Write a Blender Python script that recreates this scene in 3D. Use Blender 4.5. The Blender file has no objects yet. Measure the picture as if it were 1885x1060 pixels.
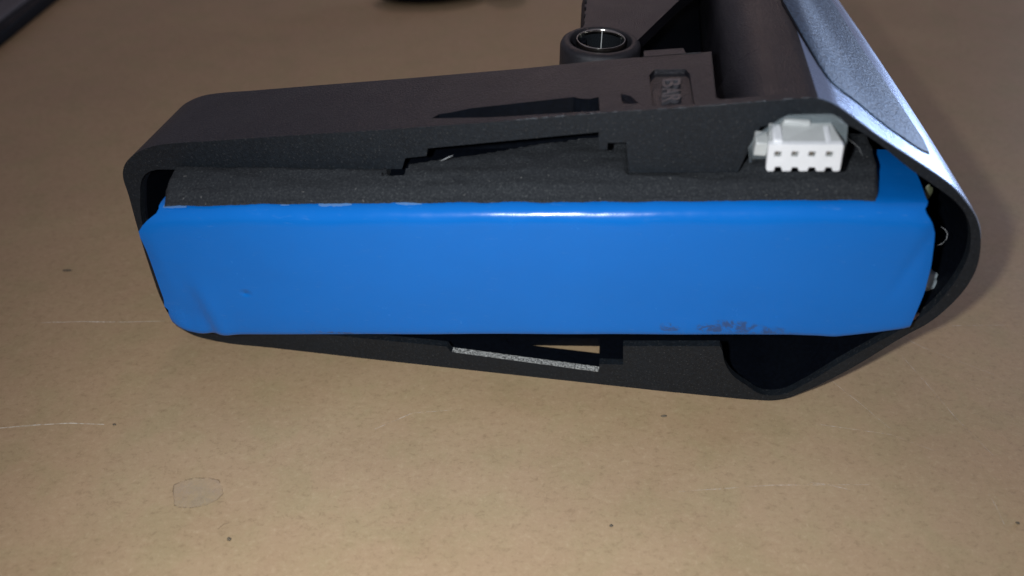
import bpy, bmesh, math, random
from mathutils import Vector, Matrix, noise
from mathutils.geometry import tessellate_polygon

S = bpy.context.scene
C = S.collection
MM = 0.001
random.seed(7)

# ------------------------------------------------------------------ camera, light, exposure
cam = bpy.data.objects.new('camera', bpy.data.cameras.new('camera'))
C.objects.link(cam)
cam.location = (0, 0, 0.1)
cam.rotation_euler = (math.radians(50), 0, 0)
cam.data.sensor_width = 36
cam.data.lens = 28.0
cam.data.clip_start = 0.005
cam.data.clip_end = 20
cam.data.dof.use_dof = True
cam.data.dof.focus_distance = 0.128
cam.data.dof.aperture_fstop = 16
S.camera = cam

world = bpy.data.worlds.new("World")
S.world = world
world.use_nodes = True
bg = world.node_tree.nodes['Background']
bg.inputs[0].default_value = (0.59, 0.555, 0.68, 1)
bg.inputs[1].default_value = 0.27

def lamp(name, kind, loc, power, color, size, target=None, **kw):
    d = bpy.data.lights.new(name, kind)
    d.energy = power
    d.color = color
    if kind == 'AREA':
        d.shape = 'DISK'; d.size = size
    else:
        d.shadow_soft_size = size
    for k, v in kw.items(): setattr(d, k, v)
    o = bpy.data.objects.new(name, d)
    o.location = loc
    if target is not None:
        o.rotation_euler = (Vector(target) - Vector(loc)).to_track_quat('-Z', 'Y').to_euler()
    C.objects.link(o)
    return o
# the phone's own flash beside the lens, and the room's warm ceiling lamp beyond the table
lamp('phone_flash', 'SPOT', (-0.015, -0.002, 0.103), 0.74, (0.90, 0.94, 1.0), 0.0022,
     (0.004, 0.066, 0.0), spot_size=math.radians(116), spot_blend=1.0)
lamp('room_lamp', 'AREA', (0.0, 0.95, 0.60), 0.55, (1.0, 0.68, 0.58), 0.14, (0, 0.1, 0.03))
lamp('window_glow', 'AREA', (0.80, 0.735, 0.10), 2.6, (0.62, 0.75, 1.0), 0.18, (0.06, 0.09, 0.04))

S.view_settings.view_transform = 'Standard'
S.view_settings.look = 'None'
S.view_settings.exposure = 0
S.view_settings.gamma = 1

# ------------------------------------------------------------------ materials
def new_mat(name):
    m = bpy.data.materials.new(name)
    m.use_nodes = True
    return m, m.node_tree, m.node_tree.nodes['Principled BSDF']

class NT:
    def __init__(self, nt): self.t = nt; self.n = nt.nodes; self.l = nt.links
    def put(self, typ, ins=None, **kw):
        n = self.n.new(typ)
        for k, v in kw.items(): setattr(n, k, v)
        for k, v in (ins or {}).items():
            if isinstance(v, bpy.types.NodeSocket): self.l.new(v, n.inputs[k])
            else: n.inputs[k].default_value = v
        return n
    def coord(self, scale=(1, 1, 1), rot=(0, 0, 0), loc=(0, 0, 0), kind='Object'):
        tc = self.put('ShaderNodeTexCoord')
        m = self.put('ShaderNodeMapping', {'Vector': tc.outputs[kind], 'Scale': scale, 'Rotation': rot, 'Location': loc})
        return m.outputs[0]
    def noise(self, vec, scale, detail=4, rough=0.6, dist=0):
        return self.put('ShaderNodeTexNoise', {'Vector': vec, 'Scale': scale, 'Detail': detail, 'Roughness': rough, 'Distortion': dist}).outputs['Fac']
    def ramp(self, fac, stops):
        r = self.put('ShaderNodeValToRGB', {'Fac': fac})
        e = r.color_ramp.elements
        while len(e) < len(stops): e.new(0.5)
        for i, (p, c) in enumerate(stops):
            e[i].position = p
            e[i].color = tuple(c) + (1,) if not isinstance(c, (int, float)) else (c, c, c, 1)
        return r.outputs[0]
    def mix(self, fac, a, b, blend='MIX'):
        m = self.put('ShaderNodeMix', data_type='RGBA', blend_type=blend)
        for k, v in ((0, fac), (6, a), (7, b)):
            if isinstance(v, bpy.types.NodeSocket): self.l.new(v, m.inputs[k])
            else: m.inputs[k].default_value = v if k == 0 or len(v) == 4 else tuple(v) + (1,)
        return m.outputs[2]
    def math(self, op, a, b=0.0, c=0.0):
        n = self.put('ShaderNodeMath', operation=op)
        for i, v in enumerate((a, b, c)):
            if isinstance(v, bpy.types.NodeSocket): self.l.new(v, n.inputs[i])
            else: n.inputs[i].default_value = v
        return n.outputs[0]
    def bump(self, h, strength, dist, normal=None):
        ins = {'Height': h, 'Strength': strength, 'Distance': dist}
        if normal is not None: ins['Normal'] = normal
        return self.put('ShaderNodeBump', ins).outputs[0]
    def spot(self, vec, p, rx, rz):
        """1 at p, falling to 0 on an ellipse (x and z radii) in object space, metres"""
        sub = self.put('ShaderNodeVectorMath', {0: vec, 1: p}, operation='SUBTRACT').outputs[0]
        mul = self.put('ShaderNodeVectorMath', {0: sub, 1: (1 / rx, 0, 1 / rz)}, operation='MULTIPLY').outputs[0]
        ln = self.put('ShaderNodeVectorMath', {0: mul}, operation='LENGTH').outputs['Value']
        return self.math('MAXIMUM', self.math('SUBTRACT', 1.0, ln), 0.0)

def plastic(name, base, rough, grain=0.5, spark=0.0, gscale=9000, lighter=1.5, spec=0.5):
    m, nt, b = new_mat(name); N = NT(nt)
    v = N.coord()
    big = N.noise(v, 120, 5, 0.65)
    fine = N.noise(v, gscale, 3, 0.7)
    dust_sparkle = N.ramp(N.noise(v, 2900, 2, 0.55), [(0.60, 0.0), (0.74, 1.0)])  # pale flecks; the grain's sparkle is painted into the colour here
    mid = N.noise(v, 1500, 4, 0.75)
    col = N.mix(big, [c * 0.75 for c in base], [c * lighter for c in base])
    col = N.mix(N.ramp(mid, [(0.42, 0.0), (0.66, 1.0)]), col, [c * 2.0 for c in base])
    col = N.mix(N.math('MULTIPLY', dust_sparkle, spark), col, (0.30, 0.29, 0.27))
    nt.links.new(col, b.inputs['Base Color'])
    rr = N.ramp(big, [(0.3, rough - 0.06), (0.7, rough + 0.08)])
    nt.links.new(rr, b.inputs['Roughness'])
    b.inputs['Specular IOR Level'].default_value = spec
    nt.links.new(N.bump(fine, grain, 0.00016), b.inputs['Normal'])
    return m

M = {}
M['housing'] = plastic('black_grained_plastic', (0.0052, 0.0052, 0.0075), 0.36, 0.8, 0.13, 3000)
M['rim'] = plastic('black_moulded_plastic', (0.0046, 0.0068, 0.0092), 0.58, 0.6, 0.13, 3600, spec=0.35)
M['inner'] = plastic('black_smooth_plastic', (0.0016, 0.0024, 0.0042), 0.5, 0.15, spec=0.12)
M['boss'] = plastic('black_boss_plastic', (0.008, 0.008, 0.010), 0.45, 0.4, 0.03)
M['letters'] = plastic('raised_letter_plastic', (0.03, 0.03, 0.034), 0.35, 0.3, 0.4)  # lighter than the plate: glints on the letters put into the colour
M['label_plate'] = plastic('black_plate_plastic', (0.012, 0.0115, 0.014), 0.42, 0.5, 0.15)

def mat_blue():
    m, nt, b = new_mat('blue_shrink_wrap'); N = NT(nt)
    v = N.coord()
    n1 = N.noise(v, 60, 4, 0.6)
    base = N.mix(n1, (0.002, 0.131, 0.475), (0.003, 0.150, 0.535))
    # grime rubbed along the lower edge
    spots = [(25.39, 19.13), (31.42, 19.45), (34.59, 20.38), (38.19, 20.05), (41.84, 19.5), (-6.05, 14.61), (-24.36, 13.31), (36.34, 19.44)]
    rads = [(1.9, 1.0), (2.6, 1.1), (3.8, 1.1), (4.6, 0.8), (2.5, 0.5), (5, 0.5), (9, 0.3), (7, 0.8)]
    amt = [0.9, 1.0, 0.9, 0.6, 0.5, 0.25, 0.5, 0.6]
    speck = N.ramp(N.noise(v, 900, 5, 0.75, 0.5), [(0.45, 0.0), (0.62, 1.0)])
    total = None
    for (x, z), (rx, rz), a in zip(spots, rads, amt):
        s = N.math('MULTIPLY', N.spot(v, (x * MM, 0, z * MM), rx * MM, rz * MM), 2.6 * a)
        total = s if total is None else N.math('MAXIMUM', total, s)
    g = N.math('MINIMUM', N.math('MULTIPLY', total, speck), 0.62)
    base = N.mix(g, base, (0.040, 0.040, 0.050))
    # a chalky rub over the upper edge
    rub = N.math('MULTIPLY', N.ramp(N.noise(N.coord((0.25, 1, 1)), 1500, 4, 0.7), [(0.62, 0.0), (0.78, 1.0)]), 0.16)
    base = N.mix(rub, base, (0.20, 0.36, 0.62))
    nt.links.new(base, b.inputs['Base Color'])
    rg = N.ramp(N.noise(v, 240, 5, 0.7), [(0.3, 0.16), (0.75, 0.30)])
    nt.links.new(N.math('ADD', rg, N.math('MULTIPLY', g, 0.4)), b.inputs['Roughness'])
    b.inputs['IOR'].default_value = 1.42
    d = [(-39.45, 20.45)][0]
    dim = N.math('POWER', N.spot(v, (d[0] * MM, 0, d[1] * MM), 0.0012, 0.0009), 1.5)
    wave = N.noise(N.coord((0.5, 1, 1)), 150, 3, 0.5)
    h = N.math('ADD', N.math('MULTIPLY', wave, 0.6), N.math('MULTIPLY', dim, -1.2))
    nrm = N.bump(h, 0.45, 0.0006)
    nrm = N.bump(N.noise(v, 5000, 2, 0.6), 0.16, 0.00005, nrm)
    nt.links.new(nrm, b.inputs['Normal'])
    return m
M['blue'] = mat_blue()

def mat_foam():
    m, nt, b = new_mat('black_foam'); N = NT(nt)
    v = N.coord()
    f = N.noise(v, 3200, 5, 0.75)
    col = N.ramp(f, [(0.3, (0.009, 0.011, 0.013)), (0.55, (0.036, 0.040, 0.043)), (0.75, (0.12, 0.125, 0.12))])
    big = N.noise(v, 130, 4, 0.6)
    col = N.mix(N.math('MULTIPLY', big, 0.6), col, (0.016, 0.018, 0.022))
    lint = N.ramp(N.noise(v, 2100, 1, 0.4), [(0.75, 0.0), (0.80, 1.0)])
    col = N.mix(N.math('MULTIPLY', lint, 0.4), col, (0.35, 0.34, 0.31))
    nt.links.new(col, b.inputs['Base Color'])
    b.inputs['Roughness'].default_value = 0.95
    b.inputs['Specular IOR Level'].default_value = 0.25
    nt.links.new(N.bump(f, 1.0, 0.00022), b.inputs['Normal'])
    return m
M['foam'] = mat_foam()

def mat_metal(name, base, r0, r1, grain, gs=6000, metallic=1.0, mottle=0.15):
    m, nt, b = new_mat(name); N = NT(nt)
    v = N.coord()
    n = N.noise(v, gs, 3, 0.7)
    n2 = N.noise(v, 90, 4, 0.6)
    n_c = N.ramp(n, [(0.38, 0.0), (0.62, 1.0)])
    col = N.mix(n_c, [c * (1 - mottle) for c in base], [min(1, c * (1 + mottle)) for c in base])
    nt.links.new(col, b.inputs['Base Color'])
    nt.links.new(N.ramp(n2, [(0.3, r0), (0.7, r1)]), b.inputs['Roughness'])
    b.inputs['Metallic'].default_value = metallic
    nt.links.new(N.bump(n, grain, 0.00018), b.inputs['Normal'])
    return m
M['trim'] = mat_metal('satin_silver_lacquer', (0.38, 0.50, 0.74), 0.25, 0.31, 0.2, metallic=0.7)
M['inlay'] = mat_metal('grained_blue_grey_inlay', (0.075, 0.125, 0.20), 0.42, 0.50, 1.0, 1900, metallic=0.5, mottle=0.42)
M['steel'] = mat_metal('bushing_steel', (0.55, 0.53, 0.48), 0.10, 0.16, 0.05)
M['bore'] = mat_metal('dark_bore', (0.012, 0.014, 0.016), 0.08, 0.10, 0.0, metallic=0.0)
M['scuffed_gleam'] = mat_metal('scuffed_ledge_gleam', (0.40, 0.40, 0.37), 0.35, 0.6, 1.0, 3600, metallic=0.3, mottle=0.85)  # scuffed plastic, base made pale to carry the flash gleam

def mat_simple(name, base, rough=0.5, trans=0.0, sss=0.0, ior=1.5, alpha=1.0, bump=0.0):
    m, nt, b = new_mat(name); N = NT(nt)
    v = N.coord()
    n = N.noise(v, 700, 4, 0.6)
    col = N.mix(n, [c * 0.88 for c in base], [min(1, c * 1.08) for c in base])
    nt.links.new(col, b.inputs['Base Color'])
    b.inputs['Roughness'].default_value = rough
    b.inputs['Transmission Weight'].default_value = trans
    b.inputs['Subsurface Weight'].default_value = sss
    b.inputs['Subsurface Radius'].default_value = (0.001, 0.001, 0.001)
    b.inputs['Subsurface Scale'].default_value = 0.6
    b.inputs['IOR'].default_value = ior
    b.inputs['Alpha'].default_value = alpha
    if bump: nt.links.new(N.bump(n, bump, 0.0002), b.inputs['Normal'])
    return m
M['nylon'] = mat_simple('white_nylon', (0.76, 0.78, 0.78), 0.38, sss=0.15)
M['contact'] = mat_metal('tin_contact', (0.5, 0.5, 0.47), 0.25, 0.4, 0.2)
M['sleeve'] = mat_simple('clear_film', (0.42, 0.50, 0.52), 0.2, trans=0.0, alpha=0.20, bump=0.6)
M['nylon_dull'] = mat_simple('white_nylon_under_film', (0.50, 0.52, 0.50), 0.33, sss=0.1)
M['glue'] = mat_simple('cloudy_glue', (0.34, 0.40, 0.42), 0.3, sss=0.2, bump=0.3)
M['rust'] = mat_simple('brown_scrap', (0.30, 0.20, 0.15), 0.7, bump=0.6)
M['olive'] = mat_simple('olive_tape', (0.10, 0.11, 0.06), 0.5, bump=0.3)
M['hair'] = mat_simple('pale_fibre', (0.42, 0.44, 0.44), 0.6)
M['film'] = mat_simple('torn_pale_film', (0.13, 0.30, 0.60), 0.5, alpha=0.7, bump=0.5)
M['crumb'] = mat_simple('dark_crumb', (0.13, 0.105, 0.07), 0.9, bump=0.5)
M['gap_shade'] = M['inner']  # near-black standing in for shade in the gap above the pack

def mat_table():
    m, nt, b = new_mat('bare_fibreboard'); N = NT(nt)
    v = N.coord()
    blot = N.noise(N.coord((1, 1.5, 1)), 30, 6, 0.65, 0.5)
    fib = N.noise(N.coord((1, 1.35, 1)), 900, 6, 0.8, 0.4)
    fib2 = N.noise(N.coord((1.7, 1, 1), (0, 0, 0.7)), 1500, 5, 0.75, 0.5)
    hue = N.noise(N.coord(loc=(0.3, 0.1, 0)), 110, 5, 0.65)
    c = N.mix(N.ramp(blot, [(0.3, 0.0), (0.7, 1.0)]), (0.374, 0.260, 0.140), (0.433, 0.312, 0.173))
    c = N.mix(N.math('MULTIPLY', N.ramp(hue, [(0.42, 0.0), (0.62, 1.0)]), 0.40), c, (0.433, 0.280, 0.167))
    c = N.mix(N.math('MULTIPLY', N.ramp(hue, [(0.32, 1.0), (0.48, 0.0)]), 0.40), c, (0.353, 0.276, 0.140))
    c = N.mix(N.ramp(fib, [(0.32, 0.45), (0.47, 0.0)]), c, (0.202, 0.132, 0.065))
    c = N.mix(N.ramp(fib, [(0.54, 0.0), (0.72, 0.42)]), c, (0.571, 0.440, 0.266))
    c = N.mix(N.ramp(fib2, [(0.58, 0.0), (0.76, 0.5)]), c, (0.588, 0.448, 0.281))
    c = N.mix(N.ramp(fib2, [(0.24, 0.34), (0.40, 0.0)]), c, (0.210, 0.144, 0.072))
    nt.links.new(c, b.inputs['Base Color'])
    nt.links.new(N.ramp(blot, [(0.3, 0.50), (0.7, 0.66)]), b.inputs['Roughness'])
    b.inputs['Specular IOR Level'].default_value = 0.4
    nt.links.new(N.bump(fib, 0.25, 0.0001, N.bump(fib2, 0.2, 0.00008)), b.inputs['Normal'])
    return m
M['table'] = mat_table()

def mat_mark(name, col, lo, hi, amount):
    """a mark rubbed into the board: broken up by noise, the board showing through"""
    m, nt, b = new_mat(name); N = NT(nt)
    b.inputs['Base Color'].default_value = tuple(col) + (1,)
    b.inputs['Roughness'].default_value = 0.8
    a = N.ramp(N.noise(N.coord(), 900, 4, 0.7), [(lo, 0.0), (hi, amount)])
    nt.links.new(a, b.inputs['Alpha'])
    return m
M['scratch'] = mat_mark('pale_scratch', (0.82, 0.74, 0.58), 0.30, 0.58, 0.75)
M['scratch_faint'] = mat_mark('faint_scratch', (0.85, 0.74, 0.60), 0.40, 0.66, 0.5)
M['stain'] = mat_mark('brown_ring_stain', (0.26, 0.18, 0.09), 0.40, 0.70, 0.5)
M['stain_in'] = mat_mark('grey_dried_stain', (0.50, 0.42, 0.34), 0.25, 0.70, 0.25)

def mat_edge_glint():  # highlight on the edge painted as pale broken specks
    m, nt, b = new_mat('painted_edge_glint'); N = NT(nt)
    b.inputs['Base Color'].default_value = (0.16, 0.19, 0.21, 1)
    b.inputs['Roughness'].default_value = 0.5
    nt.links.new(N.ramp(N.noise(N.coord(), 900, 4, 0.75), [(0.47, 0.0), (0.66, 0.9)]), b.inputs['Alpha'])
    return m
M['edge_glint'] = mat_edge_glint()

# ------------------------------------------------------------------ mesh helpers (lengths in mm)
def link(name, bm, mats, parent=None, bevel=0.0, seg=2, smooth=True, ang=35):
    bmesh.ops.scale(bm, vec=(MM, MM, MM), verts=bm.verts)
    me = bpy.data.meshes.new(name)
    bm.to_mesh(me); bm.free()
    for m in (mats if isinstance(mats, (list, tuple)) else [mats]): me.materials.append(m)
    o = bpy.data.objects.new(name, me)
    C.objects.link(o)
    if parent is not None: o.parent = parent
    if bevel:
        b = o.modifiers.new('bevel', 'BEVEL')
        b.width = bevel * MM; b.segments = seg; b.limit_method = 'ANGLE'; b.angle_limit = math.radians(40)
        b.harden_normals = False
    if smooth:
        for p in me.polygons: p.use_smooth = True
        me.set_sharp_from_angle(angle=math.radians(ang))
    return o

def empty(name, loc, rz, label, cat, group=None):
    o = bpy.data.objects.new(name, None)
    o.empty_display_size = 0.01
    o.location = [c * MM for c in loc]; o.rotation_euler = (0, 0, rz)
    o['label'] = label; o['category'] = cat
    if group: o['group'] = group
    C.objects.link(o)
    return o

def ss(x):
    x = max(0, min(1, x)); return x * x * (3 - 2 * x)
def warp(s, z, a):
    """the spine narrows towards its far end"""
    return (s - 5.5 * (max(a, 0) / 76) ** 1.3 * ss((s + 8) / 14), a, z)

def area(p): return sum(p[i - 1][0] * p[i][1] - p[i][0] * p[i - 1][1] for i in range(len(p)))
def smooth_line(p, n=1, closed=True):
    """rounds an outline through its points wherever it bends gently; sharp corners and long runs stay"""
    N_ = len(p); V = [Vector(q) for q in p]; out = []
    def bend(i):
        a = (V[i] - V[i - 1]); b = (V[(i + 1) % N_] - V[i])
        return a.angle(b) if a.length > 1e-6 and b.length > 1e-6 else 0
    def tan(i, seg):
        if bend(i) > math.radians(42): return seg
        a = (V[i] - V[i - 1]); b = (V[(i + 1) % N_] - V[i])
        t = a.normalized() * b.length + b.normalized() * a.length
        return t.normalized() * seg.length
    for i in range(N_):
        j = (i + 1) % N_; seg = V[j] - V[i]
        k = 4 if 0.6 < seg.length < 14 and (bend(i) > 0.02 or bend(j) > 0.02) else 1
        m0, m1 = tan(i, seg), tan(j, seg)
        for q in range(k):
            t = q / k
            h = V[i] * (2*t**3 - 3*t*t + 1) + m0 * (t**3 - 2*t*t + t) + V[j] * (-2*t**3 + 3*t*t) + m1 * (t**3 - t*t)
            out.append((h.x, h.y))
    return out

def densify(p, step, closed=True):
    out = []
    n = len(p)
    for i in range(n if closed else n - 1):
        a, b = p[i], p[(i + 1) % n]
        k = max(1, int(math.hypot(b[0] - a[0], b[1] - a[1]) / step))
        for j in range(k): out.append((a[0] + (b[0] - a[0]) * j / k, a[1] + (b[1] - a[1]) * j / k))
    if not closed: out.append(p[-1])
    return out

def cap(bm, rings, depth, flip=False, mi=0):
    """flat face between an outline and its holes; rings hold bmesh verts"""
    tris = tessellate_polygon([[Vector((v.co.x, v.co.z, 0)) for v in r] for r in rings])
    flat = [v for r in rings for v in r]
    for t in tris:
        try: f = bm.faces.new([flat[i] for i in t])
        except ValueError: continue
        f.material_index = mi

def ring(bm, pts, a, w=warp): return [bm.verts.new(w(s, z, a)) for s, z in pts]
def side(bm, r0, r1, mi=0):
    n = len(r0)
    for i in range(n):
        f = bm.faces.new((r0[i], r0[(i + 1) % n], r1[(i + 1) % n], r1[i]))
        f.material_index = mi
def straight(s, z, a): return (s, a, z)

def prism(pts, a0, a1, w=straight, steps=1, mi=0, bm=None):
    bm = bm or bmesh.new()
    rs = [ring(bm, pts, a0 + (a1 - a0) * i / steps, w) for i in range(steps + 1)]
    for i in range(steps): side(bm, rs[i], rs[i + 1], mi)
    cap(bm, [rs[0]], a0, mi=mi); cap(bm, [rs[-1]], a1, mi=mi)
    bmesh.ops.recalc_face_normals(bm, faces=bm.faces)
    return bm

def slab(pts, z0, z1, mi=0, bm=None):
    """horizontal plate: pts are (s, a); z0/z1 numbers or functions of s"""
    bm = bm or bmesh.new()
    f0 = z0 if callable(z0) else (lambda s: z0)
    f1 = z1 if callable(z1) else (lambda s: z1)
    lo = [bm.verts.new((s, a, f0(s))) for s, a in pts]
    hi = [bm.verts.new((s, a, f1(s))) for s, a in pts]
    side(bm, lo, hi, mi)
    for r in (lo, hi):
        for t in tessellate_polygon([[Vector((v.co.x, v.co.y, 0)) for v in r]]):
            f = bm.faces.new([r[i] for i in t]); f.material_index = mi
    bmesh.ops.recalc_face_normals(bm, faces=bm.faces)
    return bm

def box(bm, x0, x1, y0, y1, z0, z1):
    m = Matrix.Translation(((x0 + x1) / 2, (y0 + y1) / 2, (z0 + z1) / 2)) @ Matrix.Diagonal((x1 - x0, y1 - y0, z1 - z0, 1))
    bmesh.ops.create_cube(bm, size=1, matrix=m)

def lathe(prof, cx, cy, n=64, bm=None):
    """closed profile of (radius, z)"""
    bm = bm or bmesh.new()
    rs = []
    for i in range(n):
        t = 2 * math.pi * i / n
        rs.append([bm.verts.new((cx + r * math.cos(t), cy + r * math.sin(t), z)) for r, z in prof])
    k = len(prof)
    for i in range(n):
        a, b = rs[i], rs[(i + 1) % n]
        for j in range(k): bm.faces.new((a[j], a[(j + 1) % k], b[(j + 1) % k], b[j]))
    bmesh.ops.recalc_face_normals(bm, faces=bm.faces)
    return bm

def tube(pts, r, n=6, bm=None):
    bm = bm or bmesh.new()
    prev = None
    P = [Vector(p) for p in pts]
    for i, p in enumerate(P):
        d = (P[min(i + 1, len(P) - 1)] - P[max(i - 1, 0)]).normalized()
        u = d.cross(Vector((0.2, 0.1, 1))).normalized(); w = d.cross(u)
        rr = r if 0 < i < len(P) - 1 else r * 0.3
        cur = [bm.verts.new(p + (u * math.cos(2 * math.pi * k / n) + w * math.sin(2 * math.pi * k / n)) * rr) for k in range(n)]
        if prev: side(bm, prev, cur)
        prev = cur
    bmesh.ops.recalc_face_normals(bm, faces=bm.faces)
    return bm

def cut(o, cutters):
    """boolean difference, applied; the cutters are deleted"""
    for c in cutters:
        m = o.modifiers.new('cut', 'BOOLEAN'); m.object = c; m.operation = 'DIFFERENCE'; m.solver = 'EXACT'
    dg = bpy.context.evaluated_depsgraph_get()
    me = bpy.data.meshes.new_from_object(o.evaluated_get(dg))
    old = o.data
    o.modifiers.clear(); o.data = me; bpy.data.meshes.remove(old)
    for c in cutters: bpy.data.objects.remove(c, do_unlink=True)
    return o

def blob(name, c, r, mat, parent, seed=0, sub=3, amp=0.3):
    bm = bmesh.new()
    bmesh.ops.create_icosphere(bm, subdivisions=sub, radius=1)
    for v in bm.verts:
        k = 1 + amp * noise.noise(v.co * 1.6 + Vector((seed, seed * 2, 3)))
        v.co = Vector((c[0] + v.co.x * r[0] * k, c[1] + v.co.y * r[1] * k, c[2] + v.co.z * r[2] * k))
    return link(name, bm, mat, parent, ang=60)

# ------------------------------------------------------------------ tabletop
TZ = -0.7
bm = bmesh.new()
box(bm, -900, 900, -350, 1500, TZ - 6, TZ)
table = link('tabletop', bm, M['table'], smooth=False)
table['kind'] = 'structure'

def strip(name, pts, w, mat, dz=0.03, taper=True, seed=0, closed=False):
    bm = bmesh.new(); prev = None; first = None
    p = densify(pts, 1.2, closed)
    n = len(p)
    for i, (x, y) in enumerate(p):
        a = p[(i - 1) % n] if closed or i > 0 else p[0]
        b = p[(i + 1) % n] if closed or i < n - 1 else p[-1]
        dx, dy = b[0] - a[0], b[1] - a[1]; L = math.hypot(dx, dy) or 1
        k = w * (0.7 + 0.6 * noise.noise(Vector((i * 0.31, seed, 0)))) * (math.sin(math.pi * (i + 0.5) / n) ** 0.4 if taper and not closed else 1)
        j = 0.25 * w * noise.noise(Vector((i * 0.2, seed + 9, 0)))
        nx, ny = -dy / L, dx / L
        cur = [bm.verts.new((x + nx * (j + e * k / 2), y + ny * (j + e * k / 2), TZ + dz)) for e in (-1, 1)]
        if prev: bm.faces.new((prev[0], cur[0], cur[1], prev[1]))
        else: first = cur
        prev = cur
    if closed: bm.faces.new((prev[0], first[0], first[1], prev[1]))
    bmesh.ops.recalc_face_normals(bm, faces=bm.faces)
    return link(name, bm, mat, table, smooth=False)

strip('scratch', [(-88.02, 109.9), (-80.63, 110.2), (-72.43, 110.05), (-65.11, 110.35)], 0.26, M['scratch'], seed=1)
strip('scratch', [(-85.62, 83.99), (-83.26, 84.55), (-77.39, 85.24), (-72.21, 85.58), (-66.61, 85.35)], 0.36, M['scratch'], seed=2)
for i, q in enumerate([[(105.47, 160.91), (112.63, 161.15), (120.74, 160.67)], [(69.37, 101.83), (71.12, 95.18), (73.1, 86.62), (75.75, 78.85)],
          [(74.72, 106.79), (80.63, 109), (95.44, 109.3)], [(45.32, 73.91), (48.48, 73.41), (51.08, 72.52)], [(71.7, 72.23), (71.75, 69.36), (71.49, 66.58)],
          [(66.99, 110.5), (74.3, 103.22), (83.93, 96.47)], [(51.95, 100.46), (58.19, 90.19), (61.53, 84.33)], [(25.18, 72.23), (39.4, 73.41), (54.29, 73.51)],
          [(49.51, 85.47), (61.12, 83.2), (66.8, 79.91)], [(-22.27, 84.33), (-16.43, 87.8), (-10.16, 88.39)]]):
    strip('scratch', q, 0.22, M['scratch_faint'], seed=10 + i)
rg = [(-51.36, 73.41), (-50.35, 74.11), (-48.63, 74.71), (-46.38, 74.71), (-44.77, 74.31), (-43.94, 73.11), (-43.47, 71.74), (-44.15, 70.68), (-45.52, 69.83), (-47.63, 69.36), (-49.27, 69.45), (-50.12, 69.83), (-50.57, 70.97), (-51.14, 72.23)]
strip('stain_ring', rg, 0.34, M['stain'], closed=True, seed=5, dz=0.05)
bm = bmesh.new()
bm.faces.new([bm.verts.new((x, y, TZ + 0.025)) for x, y in rg])
bmesh.ops.recalc_face_normals(bm, faces=bm.faces)
link('dried_stain', bm, M['stain_in'], table, smooth=False)
strip('stain_crack', [(-42.57, 65.68), (-41.88, 66.58), (-40.93, 66.86)], 0.25, M['stain'], seed=7)

for (x, y), rr, sd, lab in zip([(25.06, 87.09), (-40.41, 64.09), (-89.8, 125.47), (-64.88, 85.24), (14.38, 66.31), (73.55, 66.77)],
                          [(0.5, 0.22, 0.15), (0.30, 0.28, 0.2), (0.95, 0.3, 0.12), (0.30, 0.18, 0.15), (0.28, 0.25, 0.15), (0.3, 0.22, 0.15)], range(6),
                          ['tiny dark crumb on the board in front of the housing corner', 'round dark speck on the board below the ring stain',
                           'olive brown sliver lying on the board left of the blue pack', 'small dark speck at the end of the pale scratch',
                           'small dark speck near the bottom middle of the board', 'small dark speck at the lower right edge of the board']):
    c = blob('crumb', (x, y, TZ + rr[2] * 0.6), rr, M['crumb'], None, sd, 2, 0.5)
    c['label'] = lab; c['category'] = 'crumb'; c['group'] = 'specks lying on the board'

# ------------------------------------------------------------------ battery housing
H = empty('battery_housing', (43.74, 89.92, 0), -0.15001,
          'wedge shaped black plastic housing with silver flank lying open on the brown board', 'battery housing')

OUTER = [(-105.98, 24.09), (-105.42, 30.36), (-105.08, 34.39), (-104.26, 36.01), (-102.55, 37.69), (-100.37, 39.01), (-98, 39.95), (-95.78, 40.46), (-89.56, 41.4), (-77.45, 43.26), (-62.83, 45.46), (-45.53, 48.19), (-32.8, 50.4), (-19.17, 52.46), (-10.7, 53.93), (-8.15, 54.34), (-6.75, 54.52), (-5.41, 54.4), (-3.78, 53.86), (-2.09, 52.88), (2.92, 49.7), (7.68, 47.04), (11.35, 44.95), (13.92, 43.29), (16.15, 41.31), (18, 39.33), (19.45, 37), (20.46, 34.37), (21.24, 30.38), (21.02, 27.08), (20.04, 23.66), (18.05, 19.74), (16.23, 17.61), (9.96, 9.05), (5.69, 4.22), (3.84, 2.49), (2.25, 1.04), (0, 0), (-2.95, -0.35), (-5.42, -0.5), (-24.69, -0.79), (-45.91, -0.89), (-67.89, -0.71), (-88.07, -0.57), (-98.5, -0.44), (-102.93, 0.56), (-105.46, 2.36), (-106.31, 6.18), (-106.43, 16.01)]
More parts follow.
